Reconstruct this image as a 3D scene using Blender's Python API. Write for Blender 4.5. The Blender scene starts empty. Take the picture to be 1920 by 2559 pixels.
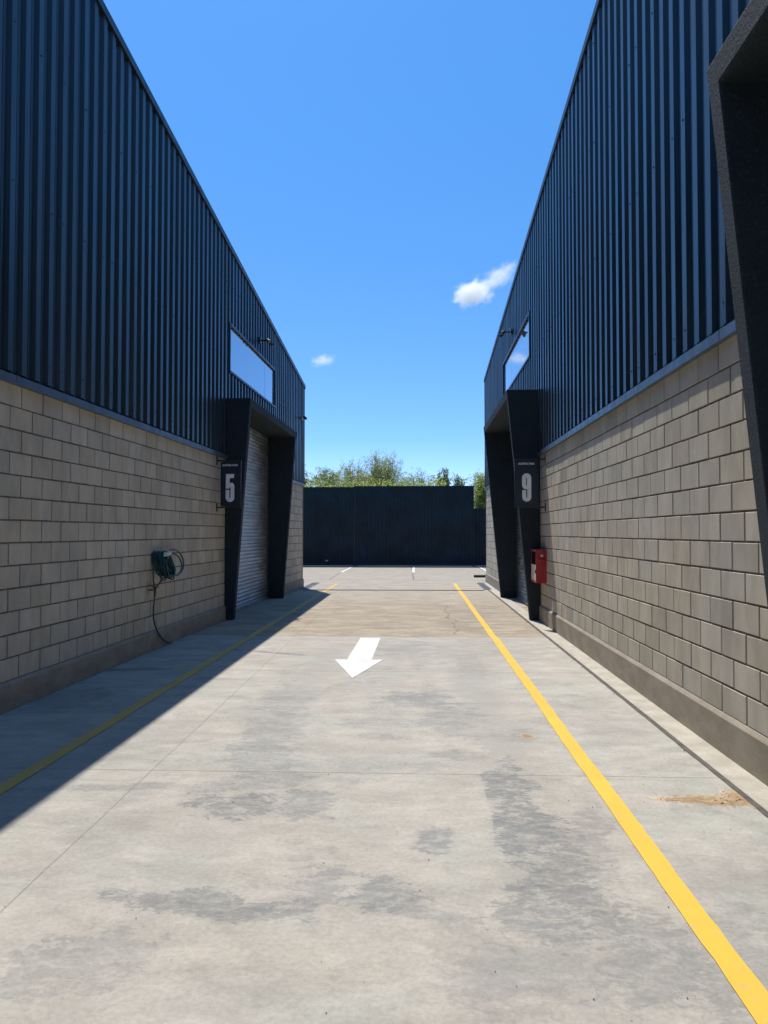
import bpy, bmesh, math, random
from mathutils import Vector, Matrix, noise as mnoise
R = math.radians
C = bpy.context.scene.collection
rnd = random.Random(7)

# ------------------------------------------------------------------ helpers
class MB:
    """collects faces and links them as one mesh object"""
    def __init__(s): s.v = []; s.f = []; s.mi = []; s.tint = []
    def face(s, pts, m=0, t=1.0):
        b = len(s.v); s.v += [tuple(p) for p in pts]
        s.f.append(tuple(range(b, b + len(pts)))); s.mi.append(m); s.tint.append(t)
    def box(s, a, b, m=0, fn=None, t=1.0):
        x0, y0, z0 = a; x1, y1, z1 = b
        p = [(x0,y0,z0),(x1,y0,z0),(x1,y1,z0),(x0,y1,z0),(x0,y0,z1),(x1,y0,z1),(x1,y1,z1),(x0,y1,z1)]
        if fn: p = [fn(*q) for q in p]
        k = len(s.v); s.v += [tuple(q) for q in p]
        for q in ((0,3,2,1),(4,5,6,7),(0,1,5,4),(1,2,6,5),(2,3,7,6),(3,0,4,7)):
            s.f.append(tuple(k+i for i in q)); s.mi.append(m); s.tint.append(t)
    def prism(s, poly, fn0, fn1, m=0):
        a = [fn0(*q) for q in poly]; b = [fn1(*q) for q in poly]; n = len(poly); k = len(s.v)
        s.v += [tuple(q) for q in a + b]
        s.f.append(tuple(k+i for i in range(n))[::-1]); s.f.append(tuple(k+n+i for i in range(n)))
        for i in range(n):
            j = (i+1) % n; s.f.append((k+i, k+j, k+n+j, k+n+i))
        s.mi += [m]*(n+2); s.tint += [1.0]*(n+2)
    def tube(s, pts, rad, n=6, m=0, cap=True):
        pts = [Vector(p) for p in pts]; rs = rad if isinstance(rad, (list, tuple)) else [rad]*len(pts)
        k = len(s.v); up = None
        for i, p in enumerate(pts):
            d = (pts[min(i+1, len(pts)-1)] - pts[max(i-1, 0)])
            d = d.normalized() if d.length > 1e-9 else Vector((0,0,1))
            if up is None:
                up = d.orthogonal().normalized()
            else:
                up = (up - d*up.dot(d)); up = up.normalized() if up.length > 1e-6 else d.orthogonal().normalized()
            w = d.cross(up)
            for j in range(n):
                a = 2*math.pi*j/n
                s.v.append(tuple(p + (up*math.cos(a) + w*math.sin(a))*rs[i]))
        for i in range(len(pts)-1):
            for j in range(n):
                q = (j+1) % n
                s.f.append((k+i*n+j, k+i*n+q, k+(i+1)*n+q, k+(i+1)*n+j)); s.mi.append(m); s.tint.append(1.0)
        if cap:
            s.f.append(tuple(k+j for j in range(n))[::-1]); s.f.append(tuple(k+(len(pts)-1)*n+j for j in range(n)))
            s.mi += [m, m]; s.tint += [1.0, 1.0]
    def build(s, name, mats, parent=None, recalc=True, smooth=False, bevel=0, tint=False):
        me = bpy.data.meshes.new(name); me.from_pydata(s.v, [], s.f)
        mats = mats if isinstance(mats, (list, tuple)) else [mats]
        for m in mats: me.materials.append(m)
        me.polygons.foreach_set('material_index', s.mi)
        if tint:
            at = me.attributes.new('tint', 'FLOAT', 'FACE'); at.data.foreach_set('value', s.tint)
        if smooth: me.polygons.foreach_set('use_smooth', [True]*len(me.polygons))
        if recalc:
            bm = bmesh.new(); bm.from_mesh(me); bmesh.ops.recalc_face_normals(bm, faces=bm.faces); bm.to_mesh(me); bm.free()
        o = bpy.data.objects.new(name, me); C.objects.link(o)
        if parent: o.parent = parent
        if bevel:
            md = o.modifiers.new('bevel', 'BEVEL'); md.width = bevel; md.segments = 2; md.limit_method = 'ANGLE'
        return o

def tag(o, label=None, cat=None, group=None, kind=None):
    if label: o['label'] = label
    if cat: o['category'] = cat
    if group: o['group'] = group
    if kind: o['kind'] = kind
    return o
def empty(name, loc, rz, label, cat, group=None):
    o = bpy.data.objects.new(name, None); C.objects.link(o); o.location = loc; o.rotation_euler = (0,0,rz)
    o.empty_display_size = .3
    return tag(o, label, cat, group)

# ------------------------------------------------------------------ materials
class NT:
    def __init__(s, name):
        s.m = bpy.data.materials.new(name); s.m.use_nodes = True; s.t = s.m.node_tree; s.n = s.t.nodes; s.l = s.t.links
        s.b = s.n['Principled BSDF']
    def node(s, typ, **kw):
        n = s.n.new(typ)
        for k, v in kw.items():
            if k.startswith('_'): setattr(n, k[1:], v)
            else: s.set(n, k, v)
        return n
    def set(s, n, k, v):
        i = n.inputs[int(k[1:]) if k[0] == 'i' and k[1:].isdigit() else k.replace('__', ' ')]
        if isinstance(v, bpy.types.NodeSocket): s.l.new(v, i)
        else: i.default_value = v
    def math(s, op, a, b=0.0, c=0.0, clamp=False):
        n = s.n.new('ShaderNodeMath'); n.operation = op; n.use_clamp = clamp
        s.set(n, 'i0', a); s.set(n, 'i1', b)
        if op in ('MULTIPLY_ADD', 'COMPARE', 'SMOOTH_MIN', 'SMOOTH_MAX'): s.set(n, 'i2', c)
        return n.outputs[0]
    def ramp(s, v, a, b, lo=0.0, hi=1.0, smooth=True):
        n = s.n.new('ShaderNodeMapRange'); n.interpolation_type = 'SMOOTHSTEP' if smooth else 'LINEAR'
        s.set(n, 'i0', v); s.set(n, 'i1', a); s.set(n, 'i2', b); s.set(n, 'i3', lo); s.set(n, 'i4', hi)
        return n.outputs[0]
    def mix(s, f, a, b, mode='MIX'):
        n = s.n.new('ShaderNodeMix'); n.data_type = 'RGBA'; n.blend_type = mode
        s.set(n, 'i0', f); s.set(n, 'i6', a); s.set(n, 'i7', b)
        return n.outputs[2]
    def coord(s): return s.n.new('ShaderNodeTexCoord').outputs['Object']
    def mapping(s, v, loc=(0,0,0), rot=(0,0,0), sc=(1,1,1), typ='POINT'):
        n = s.n.new('ShaderNodeMapping'); n.vector_type = typ
        s.l.new(v, n.inputs[0]); n.inputs[1].default_value = loc; n.inputs[2].default_value = rot; n.inputs[3].default_value = sc
        return n.outputs[0]
    def noise(s, v, scale, detail=4, rough=.55, dist=0.0, col=False):
        n = s.n.new('ShaderNodeTexNoise'); s.l.new(v, n.inputs['Vector'])
        n.inputs['Scale'].default_value = scale; n.inputs['Detail'].default_value = detail
        n.inputs['Roughness'].default_value = rough; n.inputs['Distortion'].default_value = dist
        return n.outputs['Color' if col else 'Fac']
    def bump(s, h, strength=.3, dist=.01):
        n = s.n.new('ShaderNodeBump'); s.l.new(h, n.inputs['Height'])
        n.inputs['Strength'].default_value = strength; n.inputs['Distance'].default_value = dist
        s.l.new(n.outputs[0], s.b.inputs['Normal'])
    def out(s, color=None, rough=None, metal=None, spec=None):
        for k, v in (('Base Color', color), ('Roughness', rough), ('Metallic', metal), ('Specular IOR Level', spec)):
            if v is not None: s.set(s.b, k, v)
        return s.m
def rgb(r, g, b): return (r, g, b, 1)

def m_plain(name, col, rough=.5, metal=0.0, spec=.5, var=.25, scale=6, bump=0.0, bscale=120, bdist=.002):
    t = NT(name); c = t.coord()
    n = t.noise(c, scale, 5, .6)
    k = t.ramp(n, .3, .7, 1-var, 1+var)
    col2 = t.mix(1.0, rgb(*col), t.node('ShaderNodeCombineColor', i0=k, i1=k, i2=k).outputs[0], 'MULTIPLY')
    if bump: t.bump(t.noise(c, bscale, 3, .6), bump, bdist)
    return t.out(col2, t.ramp(t.noise(c, scale*3, 3), .3, .7, max(.02, rough-.06), rough+.08), metal, spec)

def m_block():
    t = NT('concrete_block'); c = t.coord()
    a = t.node('ShaderNodeAttribute', _attribute_name='tint')
    speck = t.ramp(t.noise(c, 160, 3, .7), .3, .75, .86, 1.1)
    cloud = t.ramp(t.noise(t.mapping(c, sc=(1, 1, .5)), 4.5, 5, .6), .3, .7, .88, 1.1)
    k = t.math('MULTIPLY', t.math('MULTIPLY', speck, cloud), a.outputs['Fac'])
    warm = t.mix(t.ramp(t.noise(c, 1.1, 3), .35, .68), rgb(.51, .455, .365), rgb(.51, .475, .41))
    col = t.mix(1.0, warm, t.node('ShaderNodeCombineColor', i0=k, i1=k, i2=k).outputs[0], 'MULTIPLY')
    # faint runs of lime and damp
    run = t.ramp(t.noise(t.mapping(c, sc=(3.2, 3.2, .35)), 2.0, 4, .6), .60, .78, 0, .28)
    col = t.mix(run, col, rgb(.47, .44, .40))
    t.bump(t.noise(c, 190, 4, .7), .5, .004)
    return t.out(col, .9, 0, .25)

def m_mortar():
    t = NT('mortar_joint'); c = t.coord()
    col = t.mix(t.ramp(t.noise(c, 14, 4), .3, .7), rgb(.095, .080, .068), rgb(.19, .165, .14))
    return t.out(col, .95, 0, .1)

def m_cement(name, a, b, scale=3.0):
    t = NT(name); c = t.coord()
    f = t.ramp(t.noise(t.mapping(c, sc=(1, 1, 2.2)), scale, 7, .62), .3, .7)
    col = t.mix(f, rgb(*a), rgb(*b))
    sp = t.ramp(t.noise(c, 90, 2, .6), .3, .7, .9, 1.08)
    col = t.mix(1.0, col, t.node('ShaderNodeCombineColor', i0=sp, i1=sp, i2=sp).outputs[0], 'MULTIPLY')
    t.bump(t.noise(c, 70, 4, .65), .35, .003)
    return t.out(col, .9, 0, .25)

def m_clad():
    t = NT('dark_painted_steel'); c = t.coord()
    n = t.noise(t.mapping(c, sc=(.6, .6, .10)), 3.0, 4, .6)
    col = t.mix(t.ramp(n, .3, .7), rgb(.015, .029, .041), rgb(.021, .038, .052))
    dust = t.ramp(t.noise(t.mapping(c, sc=(2.2, 2.2, .16)), 3.0, 5, .65), .50, .76, 0, .6)
    col = t.mix(dust, col, rgb(.045, .054, .064))
    big = t.noise(t.mapping(c, sc=(1, 1, .25)), 1.6, 2, .5)
    t.bump(big, .40, .014)
    return t.out(col, t.ramp(n, .3, .7, .30, .44), 0, .55)

def m_stucco():
    t = NT('black_stucco'); c = t.coord()
    n = t.noise(c, 55, 5, .7); w = t.ramp(t.noise(c, 2.4, 4), .3, .75)
    col = t.mix(w, rgb(.012, .024, .034), rgb(.022, .031, .038))
    col = t.mix(t.ramp(n, .52, .74, 0, .42), col, rgb(.12, .12, .12))
    t.bump(n, 1.0, .014)
    return t.out(col, .72, 0, .35)

def m_galv():
    t = NT('galvanised_steel'); c = t.coord()
    v = t.node('ShaderNodeTexVoronoi', Scale=38.0); t.l.new(c, v.inputs['Vector'])
    n = t.noise(t.mapping(c, sc=(1, 1, 5)), 2.2, 5, .6)
    col = t.mix(t.ramp(n, .3, .7), rgb(.36, .38, .40), rgb(.50, .52, .54))
    col = t.mix(.1, col, v.outputs['Color'])
    t.bump(t.noise(c, 7, 3), .1, .01)
    return t.out(col, t.ramp(n, .3, .7, .30, .45), .85, .5)

def m_glass():
    t = NT('mirror_glazing'); c = t.coord()
    t.bump(t.noise(c, .9, 2), .05, .01)
    t.set(t.b, 'Specular Tint', rgb(.95, .98, 1.0))
    return t.out(rgb(.55, .59, .61), .035, .7, .8)

def m_paint(name, col, wear=.45, white=False):
    t = NT(name); c = t.coord()
    n = t.noise(c, 26, 6, .72); m = t.noise(c, 2.0, 4, .6)
    worn = t.ramp(t.math('ADD', n, t.math('MULTIPLY', m, .5)), .83, 1.0, 0, wear)
    base = t.mix(t.ramp(m, .3, .7), rgb(*col), rgb(*[x*.90 for x in col]))
    # tyre dirt over the paint
    dirt = t.ramp(t.noise(t.mapping(c, sc=(.5, 2.5, 1)), 3.1, 6, .7), .57, .74, 0, .22)
    base = t.mix(dirt, base, rgb(.30, .28, .25))
    col2 = t.mix(worn, base, rgb(.40, .38, .34))
    t.bump(t.noise(c, 120, 4, .7), .3, .002)
    return t.out(col2, .62, 0, .35)

# ---- yard concrete: slabs, saw cuts, stains with shapes of their own
STAINS = [  # x, y, rx, ry, rot, strength, sharp
 (-.80,3.20,.36,.10,-6,.72,1), (-.46,3.40,.16,.17,10,.55,1), (-.15,3.34,.16,.15,20,.70,1), (.02,3.18,.30,.05,-16,.45,1),
 (-1.02,4.36,.26,.20,0,.80,1), (-.66,4.42,.16,.26,0,.60,1), (-.95,4.80,.40,.16,12,.48,1), (-1.10,5.30,.22,.50,8,.50,1),
 (-1.15,6.2,.22,.75,6,.45,1), (-1.22,7.3,.25,.45,0,.42,1), (-.40,5.15,.75,.10,0,.42,0), (-.35,4.82,.55,.06,0,.35,0),
 (.02,7.15,.28,.36,24,.62,1), (.30,6.45,.22,.42,-25,.45,1), (.55,6.0,.40,.20,-20,.35,1), (-.22,10.3,.42,.8,0,.50,0),
 (.5,9.9,1.0,.5,0,.34,0), (1.0,10.6,.6,.7,0,.25,0), (.07,3.93,.09,.16,0,.85,1), (.55,4.35,.15,.75,0,.78,1), (.66,3.55,.13,.50,-8,.70,1),
 (.55,3.15,.30,.22,0,.66,1), (.45,2.80,.34,.24,15,.58,0), (.80,2.90,.20,.35,-20,.5,1), (.85,3.85,.10,.55,-10,.42,1),
 (-1.22,2.75,.22,.20,25,.45,1), (-1.55,3.4,.25,.30,0,.25,0), (-.45,2.55,.5,.16,0,.22,0), (1.55,3.4,.5,.5,0,.35,0), (1.5,2.7,.5,.6,10,.40,1),
 (-1.9,9.9,.55,.05,-24,.75,1), (-1.95,5.6,.35,.6,0,.28,0), (-1.6,4.1,.22,.5,14,.36,0), (-2.2,4.6,.7,.06,8,.4,1), (-3.25,8.6,.45,.10,14,.7,1), (-3.2,7.0,.3,.5,0,.5,1),
 (1.5,6.2,.35,.9,0,.22,0), (.2,13.4,1.2,1.2,0,.16,0), (1.1,15.0,.5,1.0,0,.22,1), (-1.0,14.2,1.2,.6,0,.12,0), (.0,2.3,.9,.25,0,.3,0),
 (-.55,8.0,.30,.5,0,.20,1), (-.35,6.3,.35,.12,0,.30,1), (-.28,5.85,.18,.10,-20,.38,1), (.35,5.35,.25,.12,-18,.34,1), (.62,9.2,.14,1.0,0,.3,1)]
def m_yard():
    t = NT('yard_concrete'); c = t.coord()
    sx = t.n.new('ShaderNodeSeparateXYZ'); t.l.new(c, sx.inputs[0]); X, Y = sx.outputs[0], sx.outputs[1]
    def warp(v, scale, amt):
        w = t.n.new('ShaderNodeVectorMath'); w.operation = 'MULTIPLY_ADD'
        t.l.new(t.noise(v, scale, 5, .6, 0, True), w.inputs[0]); w.inputs[1].default_value = (amt, amt, 0); t.l.new(v, w.inputs[2]); return w.outputs[0]
    cw_ = warp(c, 1.6, .55); cf = warp(c, 9, .10)
    n1 = t.noise(cw_, .7, 6, .62); n2 = t.noise(t.mapping(cw_, sc=(.55, 1.3, 1)), 2.6, 10, .70, .3); n3 = t.noise(c, 42, 5, .7); n4 = t.noise(c, 240, 2, .6)
    n5 = t.noise(t.mapping(cf, sc=(.8, 1.2, 1)), 6.5, 10, .72)
    far = t.ramp(Y, 11.49, 11.51)
    grey = t.mix(t.ramp(n1, .36, .64), rgb(.445, .405, .352), rgb(.412, .402, .357))
    grey = t.mix(t.ramp(t.noise(cw_, 1.9, 5, .6), .44, .64), grey, rgb(.455, .415, .37))
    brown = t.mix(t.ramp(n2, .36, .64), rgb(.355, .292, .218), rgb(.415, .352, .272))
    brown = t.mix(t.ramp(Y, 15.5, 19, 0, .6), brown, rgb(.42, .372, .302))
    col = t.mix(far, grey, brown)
    slab = t.math('MULTIPLY', t.ramp(Y, 4.97, 4.99), t.ramp(Y, 8.6, 8.59))
    col = t.mix(t.math('MULTIPLY', slab, .25), col, rgb(.43, .42, .38))
    # trowel mottling at two sizes
    mot = t.math('MULTIPLY', t.ramp(n2, .30, .70, .80, 1.13, False), t.ramp(n5, .28, .72, .84, 1.12, False))
    # ragged edge field for the stains
    w1 = t.noise(t.mapping(cf, sc=(.85, 1.4, 1)), 5.0, 9, .74, .8); w2 = t.noise(t.mapping(cf, sc=(.8, 1.5, 1)), 26, 6, .72, .3)
    w3 = t.noise(t.mapping(cw_, sc=(1.3, 1.0, 1)), 2.6, 5, .6, 1.0)
    edge = t.math('ADD', t.math('MULTIPLY_ADD', w1, 3.0, t.math('MULTIPLY', w3, 2.4)), t.math('MULTIPLY', w2, 1.3))
    tot = None; soft = None
    for (x, y, rx, ry, rot, st, sharp) in STAINS:
        v = t.mapping(c, loc=(x, y, 0), rot=(0, 0, R(rot)), sc=(rx, ry, 1), typ='TEXTURE')
        ln = t.n.new('ShaderNodeVectorMath'); ln.operation = 'LENGTH'; t.l.new(v, ln.inputs[0])
        sv = t.math('ADD', ln.outputs['Value'], edge)
        if sharp:
            q = t.ramp(sv, 4.50, 4.28, 0, min(1, st*1.3)); tot = q if tot is None else t.math('MAXIMUM', tot, q)
            q = t.ramp(sv, 5.2, 3.9, 0, st*.36)
        else: q = t.ramp(sv, 4.9, 3.6, 0, st*.85)
        soft = q if soft is None else t.math('MAXIMUM', soft, q)
    # worn wheel paths: soft darker bands along the drive
    for (xc, wd, st) in ((-1.12, .34, .34), (.60, .36, .38), (-.22, .2, .16)):
        d = t.math('ABSOLUTE', t.math('ADD', t.math('SUBTRACT', X, xc), t.math('MULTIPLY', t.math('SUBTRACT', w3, .5), .9)))
        q = t.math('MULTIPLY', t.ramp(d, wd, 0, 0, st), t.ramp(t.math('MULTIPLY_ADD', n5, .5, t.math('MULTIPLY', n2, .5)), .40, .58, .1, 1))
        soft = t.math('MAXIMUM', soft, t.math('MULTIPLY', q, t.ramp(Y, 11.5, 9.5)))
    rect = t.math('MULTIPLY', t.math('MULTIPLY', t.ramp(X, -.375, -.36), t.ramp(X, .40, .385)), t.math('MULTIPLY', t.ramp(Y, 3.68, 3.72), t.ramp(Y, 4.94, 4.92)))
    keep = t.math('SUBTRACT', 1.0, t.math('MULTIPLY', rect, t.ramp(Y, 4.05, 4.12, .15, .8)))
    broken = t.ramp(t.noise(t.mapping(cf, sc=(.7, 1.5, 1)), 13, 8, .76, .6), .38, .56, .32, 1.0)
    gen = t.math('MULTIPLY', t.ramp(t.noise(cw_, 1.7, 10, .72, .5), .53, .64, 0, .40), t.math('SUBTRACT', 1.0, rect))
    gen = t.math('MULTIPLY', gen, t.ramp(w1, .42, .56, .2, 1))
    tot = t.math('MULTIPLY', t.math('MULTIPLY', tot, broken), keep)
    soft = t.math('MULTIPLY', soft, keep)
    tot = t.math('MAXIMUM', tot, t.math('MAXIMUM', soft, gen))
    tot = t.math('MULTIPLY', tot, .86)
    col = t.mix(tot, col, t.mix(far, rgb(.195, .20, .198), rgb(.20, .175, .145)))
    col = t.mix(1.0, col, t.node('ShaderNodeCombineColor', i0=mot, i1=mot, i2=mot).outputs[0], 'MULTIPLY')
    # curled plastic-sheet cells near the bottom of the drive
    vo = t.node('ShaderNodeTexVoronoi', _feature='DISTANCE_TO_EDGE', Scale=8.5)
    wv = t.mix(.12, c, t.noise(c, 6, 3, .6, 0, True)); t.l.new(wv, vo.inputs['Vector'])
    cell = t.ramp(vo.outputs['Distance'], .05, .0, 0, 1)
    dv = t.mapping(c, loc=(.80, 2.45, 0), sc=(.75, .62, 1), typ='TEXTURE')
    dl = t.n.new('ShaderNodeVectorMath'); dl.operation = 'LENGTH'; t.l.new(dv, dl.inputs[0])
    cell = t.math('MULTIPLY', cell, t.ramp(t.math('ADD', dl.outputs['Value'], t.math('MULTIPLY', w1, .8)), 1.5, .9, 0, .30))
    col = t.mix(cell, col, rgb(.23, .225, .21))
    # saw cuts and cracks
    wob = t.math('MULTIPLY', t.math('SUBTRACT', t.noise(c, 3, 4), .5), .02)
    def line(v, p, w, s): return t.ramp(t.math('ABSOLUTE', t.math('SUBTRACT', v, p)), w, w*.35, 0, s)
    Yw = t.math('ADD', Y, wob); Xs = t.math('ADD', X, t.math('MULTIPLY_ADD', Y, .0165, wob))
    near = t.ramp(Y, 25.25, 25.15)
    cuts = line(Yw, 4.98, .007, .55)
    for q in (line(Yw, 8.6, .012, .55), line(Yw, 11.5, .025, .4), line(Yw, 25.2, .06, .7), t.math('MULTIPLY', line(Xs, -1.645, .006, .4), near),
              line(Yw, 31.2, .05, .3), line(Yw, 28.6, .04, .35)):
        cuts = t.math('MAXIMUM', cuts, q)
    fz = t.math('SUBTRACT', 1.0, near)
    for xx in (-5.75, -2.97, -.2, 2.72, 5.5):
        cuts = t.math('MAXIMUM', cuts, t.math('MULTIPLY', line(Xs, xx+.46, .03, .7), fz))
    # a wandering crack across the brown slabs and one along it
    cw = t.math('MULTIPLY', t.math('SUBTRACT', t.noise(c, .55, 5, .6), .5), 1.6)
    ck = t.math('MULTIPLY', line(t.math('ADD', Y, t.math('ADD', cw, t.math('MULTIPLY', X, .25))), 16.6, .055, .75), t.math('MULTIPLY', t.ramp(X, -1.9, -1.8), t.ramp(X, 1.9, 1.5)))
    cw2 = t.math('MULTIPLY', t.math('SUBTRACT', t.noise(c, .9, 5, .65), .5), .7)
    ck2 = t.math('MULTIPLY', line(t.math('ADD', X, t.math('MULTIPLY_ADD', Y, -.012, cw2)), .42, .013, .8), t.math('MULTIPLY', t.ramp(Y, 11.7, 11.9), t.ramp(Y, 16.7, 16.3)))
    cuts = t.math('MAXIMUM', cuts, t.math('MAXIMUM', ck, ck2))
    col = t.mix(cuts, col, rgb(.085, .075, .066))
    # specks, spatters of lime, grain
    vs = t.node('ShaderNodeTexVoronoi', Scale=11.0); t.l.new(c, vs.inputs['Vector'])
    dot = t.math('MULTIPLY', t.ramp(vs.outputs['Distance'], .075, .04), t.ramp(t.noise(c, 5, 2), .56, .6))
    col = t.mix(t.math('MULTIPLY', dot, .6), col, rgb(.14, .125, .11))
    lime = t.ramp(t.noise(t.mapping(c, sc=(.7, 1.4, 1)), 7, 8, .72), .60, .72, 0, .34)
    col = t.mix(lime, col, rgb(.53, .50, .455))
    for (x, y, rx, ry, rot, st) in ((1.70,4.56,.36,.11,-5,.85),(1.92,4.62,.20,.20,20,.85),(1.50,4.57,.24,.05,3,.75),(.82,5.93,.09,.11,0,.6)):
        v = t.mapping(c, loc=(x, y, 0), rot=(0, 0, R(rot)), sc=(rx, ry, 1), typ='TEXTURE')
        ln = t.n.new('ShaderNodeVectorMath'); ln.operation = 'LENGTH'; t.l.new(v, ln.inputs[0])
        col = t.mix(t.ramp(t.math('MULTIPLY_ADD', w2, 1.2, t.math('MULTIPLY_ADD', w1, .9, ln.outputs['Value'])), 2.0, 1.45, 0, st), col, rgb(.56, .40, .25))
    g = t.math('MULTIPLY', t.ramp(n3, .25, .75, .88, 1.1), t.ramp(n4, .25, .75, .92, 1.07))
    col = t.mix(1.0, col, t.node('ShaderNodeCombineColor', i0=g, i1=g, i2=g).outputs[0], 'MULTIPLY')
    t.bump(t.math('ADD', t.math('MULTIPLY', n3, .6), t.math('MULTIPLY', t.math('SUBTRACT', 1.0, cuts), 1.2)), .22, .003)
    return t.out(col, t.ramp(tot, 0, .8, .82, .62), 0, .32)

def m_leaf(name, a, b):
    t = NT(name); c = t.coord()
    at = t.node('ShaderNodeAttribute', _attribute_name='tint')
    col = t.mix(at.outputs['Fac'], rgb(*a), rgb(*b))
    t.out(col, .5, 0, .35)
    tr = t.node('ShaderNodeBsdfTranslucent', Color=t.mix(.5, col, rgb(.66, .72, .26)))
    mx = t.node('ShaderNodeMixShader', Fac=.55); t.l.new(t.b.outputs[0], mx.inputs[1]); t.l.new(tr.outputs[0], mx.inputs[2])
    t.l.new(mx.outputs[0], t.n['Material Output'].inputs['Surface'])
    return t.m

def m_clear():
    t = NT('cabinet_glass')
    gl = t.node('ShaderNodeBsdfGlossy', Color=rgb(.92, .92, .90), Roughness=.03); tr = t.node('ShaderNodeBsdfTransparent', Color=rgb(.80, .82, .82))
    fr = t.node('ShaderNodeFresnel', IOR=1.9)
    mx = t.node('ShaderNodeMixShader', Fac=fr.outputs[0]); t.l.new(tr.outputs[0], mx.inputs[1]); t.l.new(gl.outputs[0], mx.inputs[2])
    t.l.new(mx.outputs[0], t.n['Material Output'].inputs['Surface'])
    return t.m

M = dict(
 block=m_block(), mortar=m_mortar(), clad=m_clad(), stucco=m_stucco(), galv=m_galv(), glass=m_glass(), yard=m_yard(),
 plinth=m_cement('cement_render', (.275,.235,.185), (.36,.315,.26)),
 kerb=m_cement('kerb_concrete', (.40,.365,.305), (.52,.48,.41), 5),
 flash=m_plain('grey_flashing', (.10,.14,.18), .38, .35, .5, .15, 3),
 trim=m_plain('dark_trim', (.020,.034,.046), .4, .2, .5, .15, 3),
 roof=m_plain('roof_sheet', (.30,.31,.32), .4, .6),
 black=m_plain('black_metal', (.008,.013,.020), .42, 0, .5, .2, 8, .1, 200),
 sign=m_plain('sign_face', (.006,.014,.024), .38, 0, .5, .15, 5),
 numeral=m_plain('numeral_vinyl', (.78,.78,.80), .5, 0, .4, .08, 5),
 gate=m_plain('shaded_gate_paint', (.0038,.018,.028), .5, 0, .4, .45, 1.1),  # shed paint copied darker: shade on the gate side put into the colour
 red=m_plain('red_enamel', (.40,.016,.020), .36, 0, .5, .18, 7, .06, 80),
 label=m_plain('pale_reflection', (.62,.58,.52), .7, 0, .3, .06, 12),  # flat pale colour for the ground reflected in the cabinet glass
 white=m_plain('white_plastic', (.72,.72,.70), .4, 0, .5, .06, 10),
 hose=m_plain('green_hose', (.010,.055,.058), .40, 0, .5, .3, 9, .1, 90),
 orange=m_plain('orange_lever', (.55,.11,.02), .4, 0, .5, .15, 20),
 brass=m_plain('tap_brass', (.30,.24,.16), .35, .8, .5, .2, 20),
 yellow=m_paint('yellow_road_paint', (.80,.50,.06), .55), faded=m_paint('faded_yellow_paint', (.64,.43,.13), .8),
 wpaint=m_paint('white_road_paint', (.74,.735,.71), .55),
 filler=m_cement('joint_filler', (.085,.078,.07), (.15,.135,.12), 9),
 grate=m_plain('grate_steel', (.17,.18,.19), .45, .7, .5, .3, 12),
 rust=m_plain('rusty_pipe', (.075,.05,.04), .7, .2, .4, .35, 9),
 sand=m_plain('orange_sand', (.54,.385,.24), .95, 0, .1, .2, 25, .6, 220, .006),
 debris=m_plain('dry_debris', (.10,.075,.055), .9, 0, .2, .4, 30),
 bark=m_plain('bark', (.24,.20,.13), .9, 0, .2, .35, 6, .5, 40, .01),
 earth=m_cement('bare_earth', (.10,.105,.05), (.17,.15,.08), .4),
 leaf_wispy=m_leaf('wispy_leaves', (.30,.34,.10), (.48,.50,.19)),
 leaf_mid=m_leaf('mid_leaves', (.16,.24,.08), (.28,.36,.13)),
 leaf_dark=m_leaf('dark_leaves', (.04,.075,.035), (.10,.15,.06)),
 leaf_lime=m_leaf('lime_leaves', (.25,.33,.06), (.46,.50,.12)),
 clear=m_clear(), lens=m_plain('lamp_lens', (.25,.27,.28), .2, 0, .6, .05))

# ------------------------------------------------------------------ wall coordinates: s along the wall, p out of it, z up
LA = .0192
def W_left(p, s, z): return (-3.68 + p, s, z)
def W_right(p, s, z): return (2.13 - p, s, z)

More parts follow.
